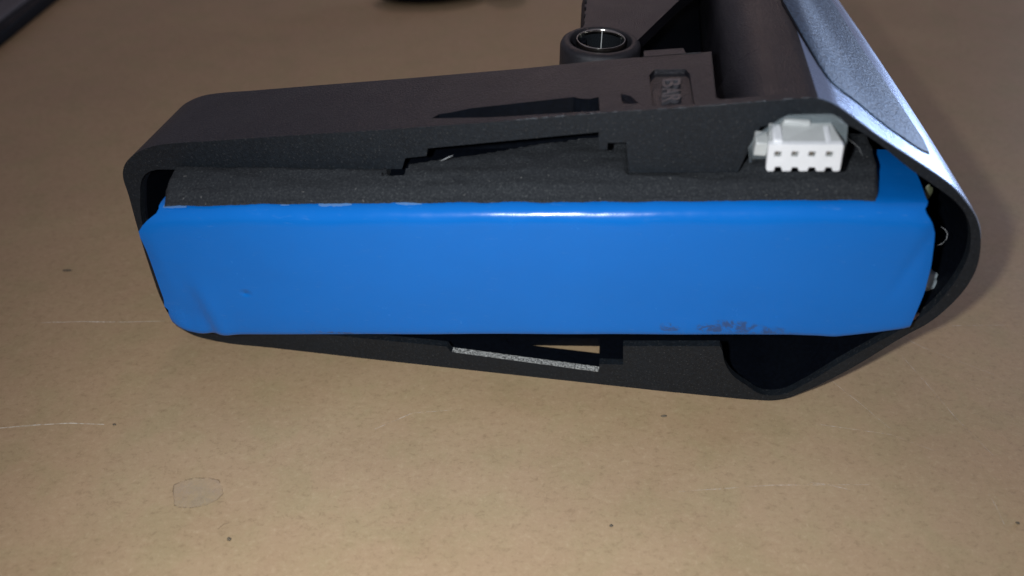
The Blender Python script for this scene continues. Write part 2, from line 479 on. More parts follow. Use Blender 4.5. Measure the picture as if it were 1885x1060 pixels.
RIM = [(-104.85, 24.96), (-103.47, 30.45), (-102.61, 32.84), (-101.72, 34.21), (-100.43, 35.21), (-98.94, 35.73), (-60.27, 39.37), (-59.62, 41.22), (-56.48, 41.85), (-56.24, 43.1), (-32.54, 47.62), (-32.28, 45), (-31.19, 45.1), (-31.26, 46.09), (-28.75, 46.39), (-27.95, 41.72), (-13.57, 43.14), (-12.67, 47.11), (-11.94, 50.11), (-1.45, 51.19), (1.58, 49.75), (7.95, 45.53), (11.93, 43.18), (14.78, 41.34), (16.6, 39.63), (17.91, 37.64), (18.81, 35.48), (19.44, 32.47), (19.44, 29.77), (18.85, 26.1), (17.51, 22.16), (16.1, 19.81), (12.1, 14.97), (7.94, 9.84), (3.5, 4), (1.07, 1.64), (-2.08, 1.13), (-4.87, 2.79), (-7.73, 5.06), (-9.3, 7.6), (-10.31, 10.53), (-10.65, 11.08), (-25.84, 8.88), (-25.46, 4.64), (-29.41, 4.17), (-29.28, 2.23), (-54.9, 3.23), (-55.6, 4.43), (-59.13, 4.44), (-87.12, 4.11), (-97.14, 4.56), (-102.16, 6.73), (-103.82, 11.53), (-104.53, 17.4)]
WALL = [(-104.46, 25.01), (-103.09, 30.48), (-102.3, 32.67), (-101.17, 34.26), (-98.64, 36.71), (-86.76, 39.09), (-63.1, 42.94), (-45.55, 45.97), (-32.65, 48.18), (-18.85, 50.41), (-10.22, 51.63), (-6.98, 52.12), (-1.53, 51.49), (1.5, 50.05), (7.92, 45.86), (11.98, 43.44), (14.83, 41.6), (16.74, 39.82), (18.11, 37.67), (19.01, 35.5), (19.67, 32.4), (19.64, 29.6), (19.06, 25.92), (17.75, 21.87), (16.35, 19.51), (12.26, 14.41), (8.05, 9.37), (3.59, 3.63), (1.09, 1.52), (-5.78, 1.46), (-24.89, 1.33), (-45.9, 1.27), (-67.66, 1.35), (-87.65, 1.52), (-97.75, 2.1), (-102.38, 4.11), (-103.88, 10.29), (-104.33, 17.42)]
OUTER = smooth_line(OUTER); RIM = smooth_line(RIM); WALL = smooth_line(WALL)
KT, CT = 0.16021, 55.650
def ztop(s): return CT + KT * s

bm = bmesh.new()
nO = [0, 0.6, 1.3, 4, 8, 12, 16.6]
ro = [ring(bm, OUTER, a) for a in nO]
for a, b in zip(ro, ro[1:]): side(bm, a, b, 0)
rr0 = ring(bm, RIM, 0); rr1 = ring(bm, RIM, 1.35)
side(bm, rr0, rr1, 1)
cap(bm, [ro[0], rr0], 0, mi=1)
rw0 = ring(bm, WALL, 1.35); rw1 = ring(bm, WALL, 16.6)
# the lip stands inside the wall
cap(bm, [rw0, rr1], 1.35, mi=2)
side(bm, rw0, rw1, 2)
cap(bm, [ro[-1], rw1], 16.6, mi=0)
bmesh.ops.recalc_face_normals(bm, faces=bm.faces)
shell = link('shell', bm, [M['housing'], M['rim'], M['inner']], None, smooth=False)

slot_top = [(-55.93, 2.39), (-55.17, 3.56), (-53.49, 3.78), (-50.69, 4.64), (-43.67, 5.12), (-36.48, 5.37), (-35.39, 4.69), (-34.26, 4.33), (-33.05, 4.77), (-32.63, 0.6), (-40.15, 1.02), (-47.64, 1.42)]
cu1 = link('cutter', slab(slot_top, 25, 70, mi=2), [M['housing'], M['rim'], M['inner']], smooth=False)
slot_bot = [(-46.55, 7.11), (-29.65, 9.38)] + [(-29.51, 5.47), (-45.85, 5.84)]
cu2 = link('cutter', slab(slot_bot, -10, 8, mi=2), [M['housing'], M['rim'], M['inner']], smooth=False)
# name recess, open towards the front
rec = [(-25.88, 1.03), (-26.47, 10.47), (-25.75, 12.1), (-21.55, 11.43), (-21, 9.92), (-20.57, 0.75)]
cu3 = link('cutter', slab(rec, lambda s: ztop(s) - 0.75, 70), M['label_plate'], smooth=False)
SPT = [(-17.9, 44.0), (-16.6, 45.5), (-15.6, 48.2), (-14.8, 50.2), (-13.8, 51.7), (-12.8, 52.7), (-11.8, 53.35), (-10.8, 53.75), (-9.5, 54.1)]
def sptop(s):
    for (a, b), (c, d) in zip(SPT, SPT[1:]):
        if s <= c: return b + (d - b) * (s - a) / (c - a)
    return SPT[-1][1]
# valley between the plate and the spine
cu4 = link('cutter', slab([(-17.9, 2.2), (-17.4, 1.5)] + [(-17 + 0.5 * k, 1.5) for k in range(15)] + [(-10 - 0.5 * k, 17.5) for k in range(15)] + [(-17.4, 17.5), (-17.9, 17.5)], sptop, 70), M['housing'], smooth=False)
# shallow thumb dip beside the slot
dip = [(-30.17, 5.24), (-28.84, 4.36), (-27.56, 1.92), (-29.75, 2.13)]
cu5 = link('cutter', slab(dip, lambda s: ztop(s) - 0.35 - 0.25 * (s + 31), 70), M['housing'], smooth=False)
cut(shell, [cu1, cu2, cu3, cu4, cu5])
shell.parent = H
b = shell.modifiers.new('bevel', 'BEVEL'); b.width = 0.22 * MM; b.segments = 2; b.limit_method = 'ANGLE'; b.angle_limit = math.radians(50)
for p in shell.data.polygons: p.use_smooth = True
shell.data.set_sharp_from_angle(angle=math.radians(32))

vf = [(s * 0.5, sptop(s * 0.5) + 0.03) for s in range(-36, -18)]
link('spine_root', prism([(-18.1, 40), (-18.1, 44)] + vf[1:] + [(-9.5, 52.2), (-9.5, 50.5), (-13, 48.5), (-14, 40)], 1.55, 16.55), M['housing'], H, ang=40)
# end wall closing the blade behind the pack
bw = [p for p in WALL if p[0] < -18]
bw = [(s, z) for s, z in bw]
bm = prism([(s + (0.15 if s < -90 else 0), z + (0.12 if z < 20 else -0.12)) for s, z in bw], 15.0, 16.4)
link('end_wall', bm, M['inner'], H)

# scuffed ledge in the lower slot, its flash gleam put into the colour
wl = [(-54.71, 3.19), (-29.37, 2.28)]
bm = bmesh.new()
n = 90
prev = None
for i in range(n + 1):
    t = i / n
    s = wl[0][0] + (wl[1][0] - wl[0][0]) * t; z = wl[0][1] + (wl[1][1] - wl[0][1]) * t
    e = 0.12 * noise.noise(Vector((i * 0.5, 0, 0)))
    cur = [bm.verts.new((s, 0.05 + e * 0.5, z + 0.03)), bm.verts.new((s, 1.15 + e, z + 0.10 + 0.05 * noise.noise(Vector((i * .9, 4, 0))))), bm.verts.new((s, 1.2 + e, z - 0.05)), bm.verts.new((s, 0.05, z - 0.05))]
    if prev: side(bm, prev, cur)
    prev = cur
bmesh.ops.recalc_face_normals(bm, faces=bm.faces)
link('scuffed_gleam_ledge', bm, M['scuffed_gleam'], H)['label'] = 'scuffed ledge with painted gleam inside the lower slot'

ep = [p for p in OUTER if -60 < p[0] < -4 and p[1] > 40]
link('edge_glints', tube([(s, 0.10, z - 0.06) for s, z in densify(ep, 0.5, False)], 0.11, 6), M['edge_glint'], H)  # thin pale tube added as the painted highlight of the front edge
ep = [p for p in RIM if -28.2 < p[0] < -13 and p[1] < 44 and p[1] > 40]

# far tab of the wing, standing past its edge
tab1 = [(-27.33, 15.54), (-27.4, 18.82), (-21.75, 18.52), (-21.4, 16.52), (-19.37, 16.46), (-19.32, 15.69)]
tabp = [(tab1[0][0], 16.61), tab1[1], tab1[2], tab1[3], tab1[4], (tab1[5][0], 16.61)]
bm = slab(tabp, lambda s: ztop(s) - 2.4, lambda s: ztop(s) - 0.002)
link('catch_tab', bm, M['housing'], H, bevel=0.15)

# raised letters on the name plate
lt = [(-23.42, 9.14), (-23.43, 6.54), (-23.43, 6.37), (-23.43, 4.5), (-23.43, 4.26), (-23.44, 2.14), (-24.64, 6.84), (-22.22, 6.73)]
def letter(ch, s0, s1, a_far, a_near):
    cu = bpy.data.curves.new('letter', 'FONT'); cu.body = ch; cu.extrude = 0.5; cu.size = 10; cu.offset = 0.12
    t = bpy.data.objects.new('letter', cu); C.objects.link(t)
    dg = bpy.context.evaluated_depsgraph_get()
    me = bpy.data.meshes.new_from_object(t.evaluated_get(dg))
    bpy.data.objects.remove(t, do_unlink=True)
    xs = [v.co.x for v in me.vertices]; ys = [v.co.y for v in me.vertices]
    x0, x1, y0, y1 = min(xs), max(xs), min(ys), max(ys)
    for v in me.vertices:
        # the word reads towards the viewer, letter tops to the right
        fx = (v.co.x - x0) / (x1 - x0); fy = (v.co.y - y0) / (y1 - y0)
        s = s0 + (s1 - s0) * fy; a = a_far + (a_near - a_far) * fx
        v.co = Vector((s, a, ztop(s) - 0.76 + (0.5 if v.co.z > 0 else 0.0))) * MM
    me.flip_normals()
    me.materials.clear(); me.materials.append(M['letters'])
    o = bpy.data.objects.new('letter', me); C.objects.link(o); o.parent = H
sL, sR = lt[6][0], lt[7][0]
M_LET = M['rim']
letter('B', sL, sR, lt[0][1], lt[1][1])
letter('A', sL, sR, lt[2][1], lt[3][1])
letter('R', sL, sR, lt[4][1], lt[5][1])

# spine behind the wing: a hollow bar running back
i0 = min(range(len(OUTER)), key=lambda i: abs(OUTER[i][0] + 15.0) + (0 if OUTER[i][1] > 40 else 99))
right = [p for p in OUTER if p[0] > -13.5 and p[1] > -5]
sp_out = SPT[2:-1] + [p for p in right if p[0] > -10 and not (p[1] < 1.2 and p[0] < -6)] + [(-9, 0.2), (-15.6, 0.6)]
sp_in = [(-13.6, 49.5)] + [p for p in WALL if p[0] > -11.5] + [(-13.6, 3)]
bm = bmesh.new()
st = [16.62, 20, 25, 30, 38, 48, 60, 75, 95, 125]
rs = [ring(bm, sp_out, a) for a in st]
for a, b_ in zip(rs, rs[1:]): side(bm, a, b_, 0)
ri = [ring(bm, sp_in, a) for a in (16.62, 120)]
side(bm, ri[0], ri[1], 1)
cap(bm, [rs[0], ri[0]], 0, mi=0); cap(bm, [ri[1]], 0, mi=1); cap(bm, [rs[-1]], 0)
bmesh.ops.recalc_face_normals(bm, faces=bm.faces)
link('spine', bm, [M['housing'], M['inner']], H, ang=28)

# silver flank: a thin skin over the spine's outer face
ft = [p for p in OUTER if p[0] > -5.8 and p[1] > 33]
ft = densify(ft, 0.9, False)
def normals(p):
    out = []
    for i in range(len(p)):
        a = p[max(i - 1, 0)]; b = p[min(i + 1, len(p) - 1)]
        dx, dz = b[0] - a[0], b[1] - a[1]; L = math.hypot(dx, dz)
        out.append((-dz / L, dx / L))
    return out
nn = normals(ft)
sign = 1 if nn[0][1] > 0 else -1
K = len(ft)
def tk(i): return 0.14 * min(1, i / 4, (K - 1 - i) / 6) + 0.01
skin = [(p[0] + sign * n_[0] * tk(i), p[1] + sign * n_[1] * tk(i)) for i, (p, n_) in enumerate(zip(ft, nn))]
bm = bmesh.new()
sta = [0.18, 0.4, 1.0, 2.5, 5, 8, 12, 16, 20, 25, 30, 38, 48, 60, 75, 95, 125]
loop = skin + [(p[0], p[1]) for p in reversed(ft)]
rs = [ring(bm, loop, a) for a in sta]
for a, b_ in zip(rs, rs[1:]): side(bm, a, b_)
cap(bm, [rs[0]], 0); cap(bm, [rs[-1]], 0)
bmesh.ops.recalc_face_normals(bm, faces=bm.faces)
link('flank_trim', bm, M['trim'], H, ang=40)['label'] = 'silvery lacquered flank of the housing'

# grained inlay on the flank
OL = [p for p in OUTER if p[1] > 25]
def zflank(s):
    for (s0, z0), (s1, z1) in zip(OL, OL[1:]):
        if s1 > s0 and s0 <= s <= s1: return z0 + (z1 - z0) * (s - s0) / (s1 - s0)
    return 38. - (s - 19) * 3
left = [(11.91, 6.09), (10.84, 5.24), (9.86, 4.85), (5.77, 5.33), (3.61, 6.19), (1.31, 6.79), (-1.25, 6.43), (-2.96, 7.05), (-3.9, 9.1), (-5.04, 17.74), (-6.64, 32.38)]
rightb = [(11.91, 6.09), (12.37, 9.93), (11.8, 18.98), (10.58, 39.42), (11.16, 60.38)]
def interp(tab, a):
    tab = sorted((q[1], q[0]) for q in tab)
    if a <= tab[0][0]: return tab[0][1]
    for (a0, s0), (a1, s1) in zip(tab, tab[1:]):
        if a0 <= a <= a1: return s0 + (s1 - s0) * (a - a0) / max(a1 - a0, 1e-6)
    (a0, s0), (a1, s1) = tab[-2], tab[-1]
    return s1 + (s1 - s0) / max(a1 - a0, 1e-6) * (a - a1) * 0.3
def afront(s):
    t = sorted(left)
    if s <= t[0][0]: return t[0][1]
    for (s0, a0), (s1, a1) in zip(t, t[1:]):
        if s <= s1: return a0 + (a1 - a0) * (s - s0) / max(s1 - s0, 1e-6)
    return t[-1][1]
def inlay(grow, lo, hi, mat, name):
    """columns across the flank, each running from the inlay's front edge to beyond the picture"""
    bm = bmesh.new(); top = []; bot = []
    s_lo = min(q[0] for q in left); s_hi = max(q[0] for q in left)
    NC, NR = 30, 60
    for j in range(NC + 1):
        u = j / NC
        s = s_lo + (s_hi - s_lo) * u
        af = afront(s) - grow * (1.0 + 2.0 * (1 - u) ** 3)
        rt, rb = [], []
        for i in range(NR + 1):
            a = af + (90 - af) * (i / NR) ** 1.7
            x = s + (interp(rightb, a) - s_hi) * u ** 3 + grow * (0.5 * u - 1.2 * (1 - u) ** 2)
            x = min(x, 14.0)
            z = zflank(x)
            rt.append(bm.verts.new(warp(x + 0.5 * hi, z + hi * 0.85, a))); rb.append(bm.verts.new(warp(x, z + lo, a)))
        top.append(rt); bot.append(rb)
    for R_ in (top, bot):
        for i in range(NC):
            for j in range(NR): bm.faces.new((R_[i][j], R_[i][j + 1], R_[i + 1][j + 1], R_[i + 1][j]))
    for i in range(NC):
        for j in (0, NR): bm.faces.new((top[i][j], top[i + 1][j], bot[i + 1][j], bot[i][j]))
    for j in range(NR):
        for i in (0, -1): bm.faces.new((top[i][j], top[i][j + 1], bot[i][j + 1], bot[i][j]))
    bmesh.ops.recalc_face_normals(bm, faces=bm.faces)
    return link(name, bm, mat, H, ang=40)
inlay(0.22, 0.05, 0.20, M['inner'], 'inlay_gap')
inlay(0.0, 0.05, 0.34, M['inlay'], 'grip_inlay')['label'] = 'blue grey grained inlay on the silver flank'

# bracket plate with a toothed edge, and the bushing boss
zp = 48.0
bc = [(-34.2, 29.69)][0]
pl = [(-37.36, 31.67), (-38.51, 46.76)] + [(-39.6, 120), (-15.7, 120), (-15.7, 62)] + [(-21.54, 49.33), (-27.86, 33.56), (-29.54, 31.06)]
pl[1] = (pl[1][0], pl[1][1])
arc = [(bc[0] + 5.6 * math.cos(math.radians(t)), bc[1] + 5.6 * math.sin(math.radians(t))) for t in range(0, 127, 9)]
bm = slab(arc + [(-37.35, 36), (-37.75, 47), (-38.4, 120), (-15.7, 120), (-15.7, 62), pl[-3]], zp - 2.2, zp - 0.03)

link('bracket_plate', bm, M['housing'], H)
link('bracket_flange', slab([(-37.4, 30), (-38.7, 47), (-39.6, 120), (-38.35, 120), (-37.55, 47), (-36.65, 31)], 6, zp - 0.9), M['inner'], H, bevel=0.15)
for i in range(24):
    a = 33.5 + i * 3.3
    e = -37.5 - 0.0115 * (a - 47) + (0.055 * (47 - a) if a < 47 else 0)
    link('tooth', slab([(e + 0.02, a), (e + 0.02, a + 2.0), (e - 0.75, a + 1.7), (e - 0.75, a + 0.3)], zp - 0.8, zp - 0.02), M['housing'], H, bevel=0.15)
bm = bmesh.new()
box(bm, -37.6, -29, 41, 120, 5, zp - 2.25)
link('bracket_web', bm, M['inner'], H)
bm = bmesh.new()
box(bm, -28.9, -15.75, 17.2, 120, 2, 38)
link('inner_frame', bm, M['inner'], H, bevel=0.5)

bc = [(-34.2, 29.69)][0]
br = 6.55
prof = [(br, 4), (br, zp - 0.9), (br - 0.25, zp - 0.35), (br - 0.8, zp), (5.15, zp), (4.95, zp - 0.2), (4.9, zp - 2.2), (3.9, zp - 2.2), (3.9, 4)]
link('boss', lathe(prof, bc[0], bc[1], 72), M['boss'], H, ang=50)
prof = [(3.97, zp - 0.5), (3.97, zp + 0.05), (3.92, zp + 0.2), (3.80, zp + 0.2), (3.72, zp + 0.05), (3.72, zp - 0.5)]
link('bushing', lathe(prof, bc[0], bc[1], 96), M['steel'], H, ang=50)['label'] = 'thin steel bushing set in the boss'
link('bore', lathe([(3.87, zp - 0.52), (3.71, zp - 0.52), (3.71, 5), (3.87, 5)], bc[0], bc[1], 96), M['bore'], H, ang=50)
glint = bmesh.new()  # pale strip added for the flash's glint inside the bore
box(glint, bc[0] - 0.09, bc[0] + 0.05, bc[1] + 3.60, bc[1] + 3.74, zp - 11, zp + 0.1)
link('bore_glint', glint, M['nylon_dull'], H)
link('bore_floor', lathe([(0.01, 5), (3.68, 5), (3.68, 4.2), (0.01, 4.2)], bc[0], bc[1], 32), M['inner'], H)

# scraps seen in the dark cavity
g = [(17.52, 24.68)][0]
blob('glue_drop', (g[0], 4.2, g[1]), (1.35, 1.2, 1.9), M['glue'], H, 3, 3, 0.45)
g = [(16.67, 20.09)][0]
blob('brown_scrap', (g[0], 0.9, g[1]), (0.9, 0.7, 0.85), M['rust'], H, 5, 3, 0.7)
g = [(13.22, 38.78)][0]
blob('tape_tab', (g[0], 5.4, g[1]), (0.65, 0.3, 1.35), M['olive'], H, 8, 3, 0.3)
hp = [(15.32, 33.33), (15.99, 33.69), (16.31, 34.47), (16.17, 35.29), (15.69, 35.88), (15.1, 36.18)]
link('stray_fibre', tube([(s, 1.0 + 0.1 * i, z) for i, (s, z) in enumerate(hp)], 0.035), M['hair'], H)
hp = [(-1.05, 49.46), (-0.09, 48.84), (0.67, 48.27), (1.46, 47.07)]
link('stray_fibre', tube([(s, -0.3, z) for i, (s, z) in enumerate(hp)], 0.016), M['hair'], H)

# ------------------------------------------------------------------ blue battery pack
al = math.radians(3.1)
cy, sy = math.cos(-0.15001), math.sin(-0.15001)
po = (43.74 + cy * -45 - sy * -7, 89.92 + sy * -45 + cy * -7)
Pk = empty('battery_pack', (po[0], po[1], 0), -0.15001 + al,
           'long battery pack in glossy blue shrink wrap sticking out of the black housing', 'battery pack')
LEFT = [(-49.73, 34.38), (-51.41, 33.13), (-52.67, 31.98), (-53.49, 30.94), (-53.59, 29.84), (-53.4, 27.74), (-53.39, 24.73), (-53.41, 22.06), (-53.43, 19.64), (-53.44, 17.51), (-54.22, 15.14)]
RIGHT = [(55.06, 41.69), (56.22, 40.41), (57.11, 39.17), (57.55, 38.24), (57.93, 36.67), (58.71, 33.25), (59.25, 28.49), (59.28, 24.24), (59.34, 22.35), (59.51, 21.09)]
BOT = [(-54.19, 15.84), (-54.13, 13.27), (-53.15, 11.92), (-51.46, 10.74), (-49.91, 10.34), (-44.52, 10.7), (-19.13, 13.07), (6.64, 15.42), (31.07, 17.58), (42.82, 18.6), (46.72, 18.73), (49.46, 18.7), (52.03, 19.32), (55.61, 20.3), (59.52, 21.52)]
TOP = [(-52.53, 34.01), (-48.62, 34.27), (-36.35, 35.18), (-24.43, 35.79), (-12.75, 36.66), (-1.36, 37.51), (6.07, 38), (13.39, 38.49), (27.68, 39.53), (41.49, 40.62), (49.64, 40.99), (55.08, 41.01)]
def lin(tab, x, ki, vi):
    t = sorted(tab, key=lambda q: q[ki])
    if x <= t[0][ki]: return t[0][vi]
    for p, q in zip(t, t[1:]):
        if x <= q[ki]: return p[vi] + (q[vi] - p[vi]) * (x - p[ki]) / max(q[ki] - p[ki], 1e-6)
    return t[-1][vi]
bm = bmesh.new()
NT_ = 150
TQ = [(55.8, 3.22), (56.29, 7.9), (56.4, 13.6), (55.7, 18.12), (53.73, 22.8)]
LQ = [(-51.73, -0.8), (-51.84, 2.64), (-52.18, 6.38), (-52.91, 10.74), (-53.2, 13.42)]
# section: fraction of height, depth
sec = [('b', 16), ('b', 8), ('b', 4), ('b', 2.4), ('r', 0.00, 1.0), ('r', 0.006, 0.5), ('r', 0.02, 0.15), ('r', 0.05, 0.02)]
sec += [('r', 0.05 + 0.83 * i / 16, 0.0) for i in range(1, 17)]
sec += [('t', 2.0, 0.05), ('t', 1.45, 0.2), ('t', 0.9, 0.5), ('t', 0.45, 0.95), ('t', 0.15, 1.55), ('t', 0.0, 2.3), ('t', 0.0, 3.3), ('t', 0.0, 5), ('t', 0, 7), ('t', 0, 9), ('t', 0, 12), ('t', 0.3, 16)]
cols = []
for i in range(NT_ + 1):
    t = i / NT_
    te = min(t, 1 - t)
    t = 0.5 - 0.5 * math.cos(math.pi * t) if False else t
    col = []
    for q in sec:
        xg = -55 + 110 * t
        # first guess of x to read the edges, then refined
        x = lin(LEFT, 20, 1, 0) + (lin(RIGHT, 30, 1, 0) - lin(LEFT, 20, 1, 0)) * t
        for _ in range(4):
            zb, zt = lin(BOT, x, 0, 1), lin(TOP, x, 0, 1) + 0.9
            if q[0] == 'b': z, y = zb, q[1]
            elif q[0] == 'r': z, y = zb + (zt - zb) * q[1], q[2]
            else: z, y = zt - q[1], q[2]
            xl, xr = lin(LEFT, z, 1, 0), lin(RIGHT, z, 1, 0)
            if q[0] == 't':
                w_ = ss((y - 0.2) / 2.2)
                xr += (lin(TQ, y, 1, 0) + 0.2 - xr) * w_; xl += (max(xl, lin(LQ, y, 1, 0)) - xl) * w_
            x = xl + (xr - xl) * t
        # the wrap tucks back at both ends
        e = max(0, 1 - (x - xl) / 3.0); f = max(0, 1 - (xr - x) / 2.4)
        if q[0] != 't' or y < 1.2: y += 0.35 * e ** 2 + 0.30 * f ** 2
        wv = noise.noise(Vector((x * 0.09, z * 0.11, y * 0.2))) * 0.13
        wv += 0.25 * noise.noise(Vector((x * 0.35, z * 0.1, 7))) * max(e, f)
        # folds of the wrap: a long tuck at the left end, a fanned pleat at the right

        wv += 0.40 * math.exp(-((x + 49.6 + 0.16 * (z - 26)) / 1.1) ** 2) * ss((25 - z) / 10)
        wv -= 0.30 * math.exp(-((x + 47.4 + 0.16 * (z - 26)) / 1.5) ** 2) * ss((25 - z) / 10)
        wv += 0.20 * math.exp(-((x - 56.2 - 0.20 * (z - 34)) / 0.8) ** 2) * ss((z - 24) / 10)
        # a slack crease above the lower left corner, a dent near the right end
        cr = math.exp(-((x + 50.2 - (z - 14) * 0.02) / 1.6) ** 2 - ((z - 14.5) / 3.5) ** 2) * 0.5
        if q[0] == 'r': y += wv + cr
        elif q[0] == 't': z += 0.35 * wv + 0.16 * noise.noise(Vector((x * 0.10, 3, 1))) + 0.05 * noise.noise(Vector((x * 0.5, 3, 4)))
        col.append(bm.verts.new((x, y, z)))
    cols.append(col)
for c0, c1 in zip(cols, cols[1:]):
    for j in range(len(sec) - 1): bm.faces.new((c0[j], c0[j + 1], c1[j + 1], c1[j]))
    bm.faces.new((c0[-1], c0[0], c1[0], c1[-1]))
for c in (cols[0], cols[-1]):
    for t3 in tessellate_polygon([[Vector((v.co.y, v.co.z, 0)) for v in c]]):
        try: bm.faces.new([c[i] for i in t3])
        except ValueError: pass
bmesh.ops.recalc_face_normals(bm, faces=bm.faces)
wrap = link('shrink_wrap', bm, M['blue'], Pk, ang=50)

def ztp(x): return lin(TOP, x, 0, 1) + 0.9

# foam pad on the pack's upper side
def edge_dip(x): return 0.75 * ss((-22 - x) / 24)
FR = [(48.63, 0.42), (49.63, 2.81), (50.57, 6.91), (51.09, 11.94), (51.06, 16.5), (49.97, 19.11)]
FL = [(-48.44, 0.6), (-49.53, 4.18), (-50.2, 7.83), (-50.57, 11.06), (-50.4, 13.33)]
bm = bmesh.new()
NX, NY = 300, 44
rows = []
yb_tab = [(-14.39, 6), (-14.02, 8.87), (-10.49, 9.51), (13.04, 15.84), (17.26, 14.34)]
for i in range(NX + 1):
    t = i / NX; r_ = []
    for j in range(NY + 1):
        yy = (j / NY) ** 1.3
        x = -55 + 115 * t
        for _ in range(3):
            # the pad's front edge, drawn on the pack's top
            xf = x
            zf0 = ztp(xf)
            yf = 1.9 - edge_dip(xf) + 0.34 * noise.noise(Vector((xf * 0.25, 0, 0))) + 0.12 * noise.noise(Vector((xf * 1.3, 5, 0)))
            ybk = 15.5
            y = yf + (ybk - yf) * yy
            xl, xr = lin(FL, y, 1, 0), lin(FR, y, 1, 0)
            x = xl + (xr - xl) * t
        thick = 2.15 + 0.45 * ss((x + 40) / 80)
        d = y - yf
        if -17.2 < x < 10: yb_ = lin(yb_tab, x, 0, 1)
        else: yb_ = 99
        up = thick * (0.16 + 0.40 * ss(d / 2.0) + 0.44 * ss(d / 5.5)) if d > 0.001 else 0.0
        if y > yb_: up *= 1 - ss((y - yb_) / 0.5)
        a_ = -7 + x * 0.054 + y
        up *= 1 - 0.42 * ss((a_ + 0.9) / 0.8) * (ss((-17.0 - x) / 1.5) if x < 0 else ss((x - 16.6) / 1.5) * (1 - ss((x - 31.5) / 2)))
        dd = min(x - xl, xr - x)
        up *= 0.35 + 0.65 * ss(dd / 0.8)
        if yy >= 0.999: up = 0
        z = ztp(x) + 0.03 + up + (0.12 * noise.noise(Vector((x * 0.3, y * 0.6, 2))) + 0.28 * noise.noise(Vector((x * 0.13, y * 0.45, 12)))) * (up > 0) + 0.10 * noise.noise(Vector((x * 0.9, y * 2.2, 5))) * (up > 0.5)
        r_.append(bm.verts.new((x, y, z)))
    rows.append(r_)
for a, b_ in zip(rows, rows[1:]):
    for j in range(NY): bm.faces.new((a[j], a[j + 1], b_[j + 1], b_[j]))
bmesh.ops.recalc_face_normals(bm, faces=bm.faces)
foam = link('foam_pad', bm, M['foam'], Pk, ang=60)
foam['label'] = 'charcoal foam pad stuck along the top of the pack'

sh = bmesh.new()
rr_ = []
for i in range(41):
    x = -48.5 + 98 * i / 40
    rr_.append([sh.verts.new((x, 2.9, ztp(x) + 0.5)), sh.verts.new((x, 15.8, ztp(x) + 0.5)), sh.verts.new((x, 15.8, ztp(x) - 0.2)), sh.verts.new((x, 2.9, ztp(x) - 0.2))])
for a, b_ in zip(rr_, rr_[1:]): side(sh, a, b_)
for r4 in (rr_[0], rr_[-1]): sh.faces.new(r4)
bmesh.ops.recalc_face_normals(sh, faces=sh.faces)
bmesh.ops.delete(sh, geom=[v for v in sh.verts if v.co.x > 42], context='VERTS')
link('gap_shade_layer', sh, M['gap_shade'], Pk)  # black layer added to paint the shade behind the foam's edge

# torn pale film peeping out from under the foam
for k, (pp, w) in enumerate([([(-25.9, 36.21), (-24.67, 36.06), (-22.92, 36.22), (-21.05, 36.8)], 0.75), ([(-14.76, 37.03), (-13.55, 36.83), (-11, 37.05)], 0.45), ([(-48.84, 34.23), (-46.59, 34.38), (-45.29, 34.7)], 0.3), ([(-31.38, 35.94), (-30.17, 36.07)], 0.3)]):
    bm = bmesh.new(); prev = None
    q = densify(pp, 0.35, False)
    for i, (x, z) in enumerate(q):
        zz = ztp(x)
        wi = 0.65 * w * (0.35 + 0.55 * abs(noise.noise(Vector((i * 0.6, k, 0))) * 1.8)) * min(1, (i + 1) / 3, (len(q) - i) / 4)
        cur = [bm.verts.new((x, 2.2, zz + 0.12)), bm.verts.new((x, 1.9 - edge_dip(x) - wi * 0.7, zz + 0.03 - 0.12 * wi)), bm.verts.new((x + 0.05, 1.75 - edge_dip(x) - wi, zz - 0.05 - 0.25 * wi))]
        if prev:
            for j in range(2): bm.faces.new((prev[j], cur[j], cur[j + 1], prev[j + 1]))
        prev = cur
    bmesh.ops.recalc_face_normals(bm, faces=bm.faces)
    link('torn_film', bm, M['film'], Pk)

hp = [(-8.68, 42.45), (-8.13, 42.75), (-7.5, 43.13), (-6.88, 43.42)]
link('stray_fibre', tube([(x, 5.5, z) for x, z in hp], 0.05), M['hair'], Pk)

# ------------------------------------------------------------------ white plug in its clear sleeve
pc = [(-11.43, 50.37), (-2.82, 51.11), (-2.64, 50.9), (-2.23, 47.56), (-2.39, 47.38), (-3.02, 47.33), (-3.35, 47.85), (-3.99, 47.79), (-4.05, 47.23), (-4.98, 47.15), (-5.27, 47.67), (-5.98, 47.61), (-6.05, 47.05), (-7.02, 46.96), (-7.34, 47.48), (-7.98, 47.42), (-8.06, 46.86), (-9.04, 46.77), (-9.36, 47.38), (-10.02, 47.32), (-10.08, 46.68), (-10.81, 46.61), (-11.07, 46.9)]
Cn = empty('wire_plug', (43.74, 89.92, 0), -0.15001, 'white four way wire plug in a clear sleeve resting on black foam', 'wire plug')
holes = []
for u0 in (0, 1, 2, 3):
    holes.append(u0)
hq = [[(-10.42, 49.43), (-9.74, 49.48), (-9.61, 48.84), (-10.29, 48.78)], [(-8.4, 49.6), (-7.73, 49.66), (-7.58, 49.02), (-8.26, 48.96)], [(-6.39, 49.78), (-5.72, 49.84), (-5.57, 49.2), (-6.24, 49.14)], [(-4.36, 49.95), (-3.7, 50.01), (-3.54, 49.38), (-4.2, 49.32)]]
bm = bmesh.new()
def tilt(s, z, a): return (s, a, z + 0.10 * (a + 5))
cs = (pc[0][0] + pc[1][0]) / 2
bkp = [(cs + (s - cs) * 0.86 - 0.25, z) for s, z in pc]
fr = ring(bm, pc, -5, tilt); md = ring(bm, pc, -4.3, tilt); bk = ring(bm, bkp, -0.35, tilt)
side(bm, fr, md); side(bm, md, bk, 1)
cap(bm, [fr], 0); cap(bm, [bk], 0, mi=1)
bmesh.ops.recalc_face_normals(bm, faces=bm.faces)
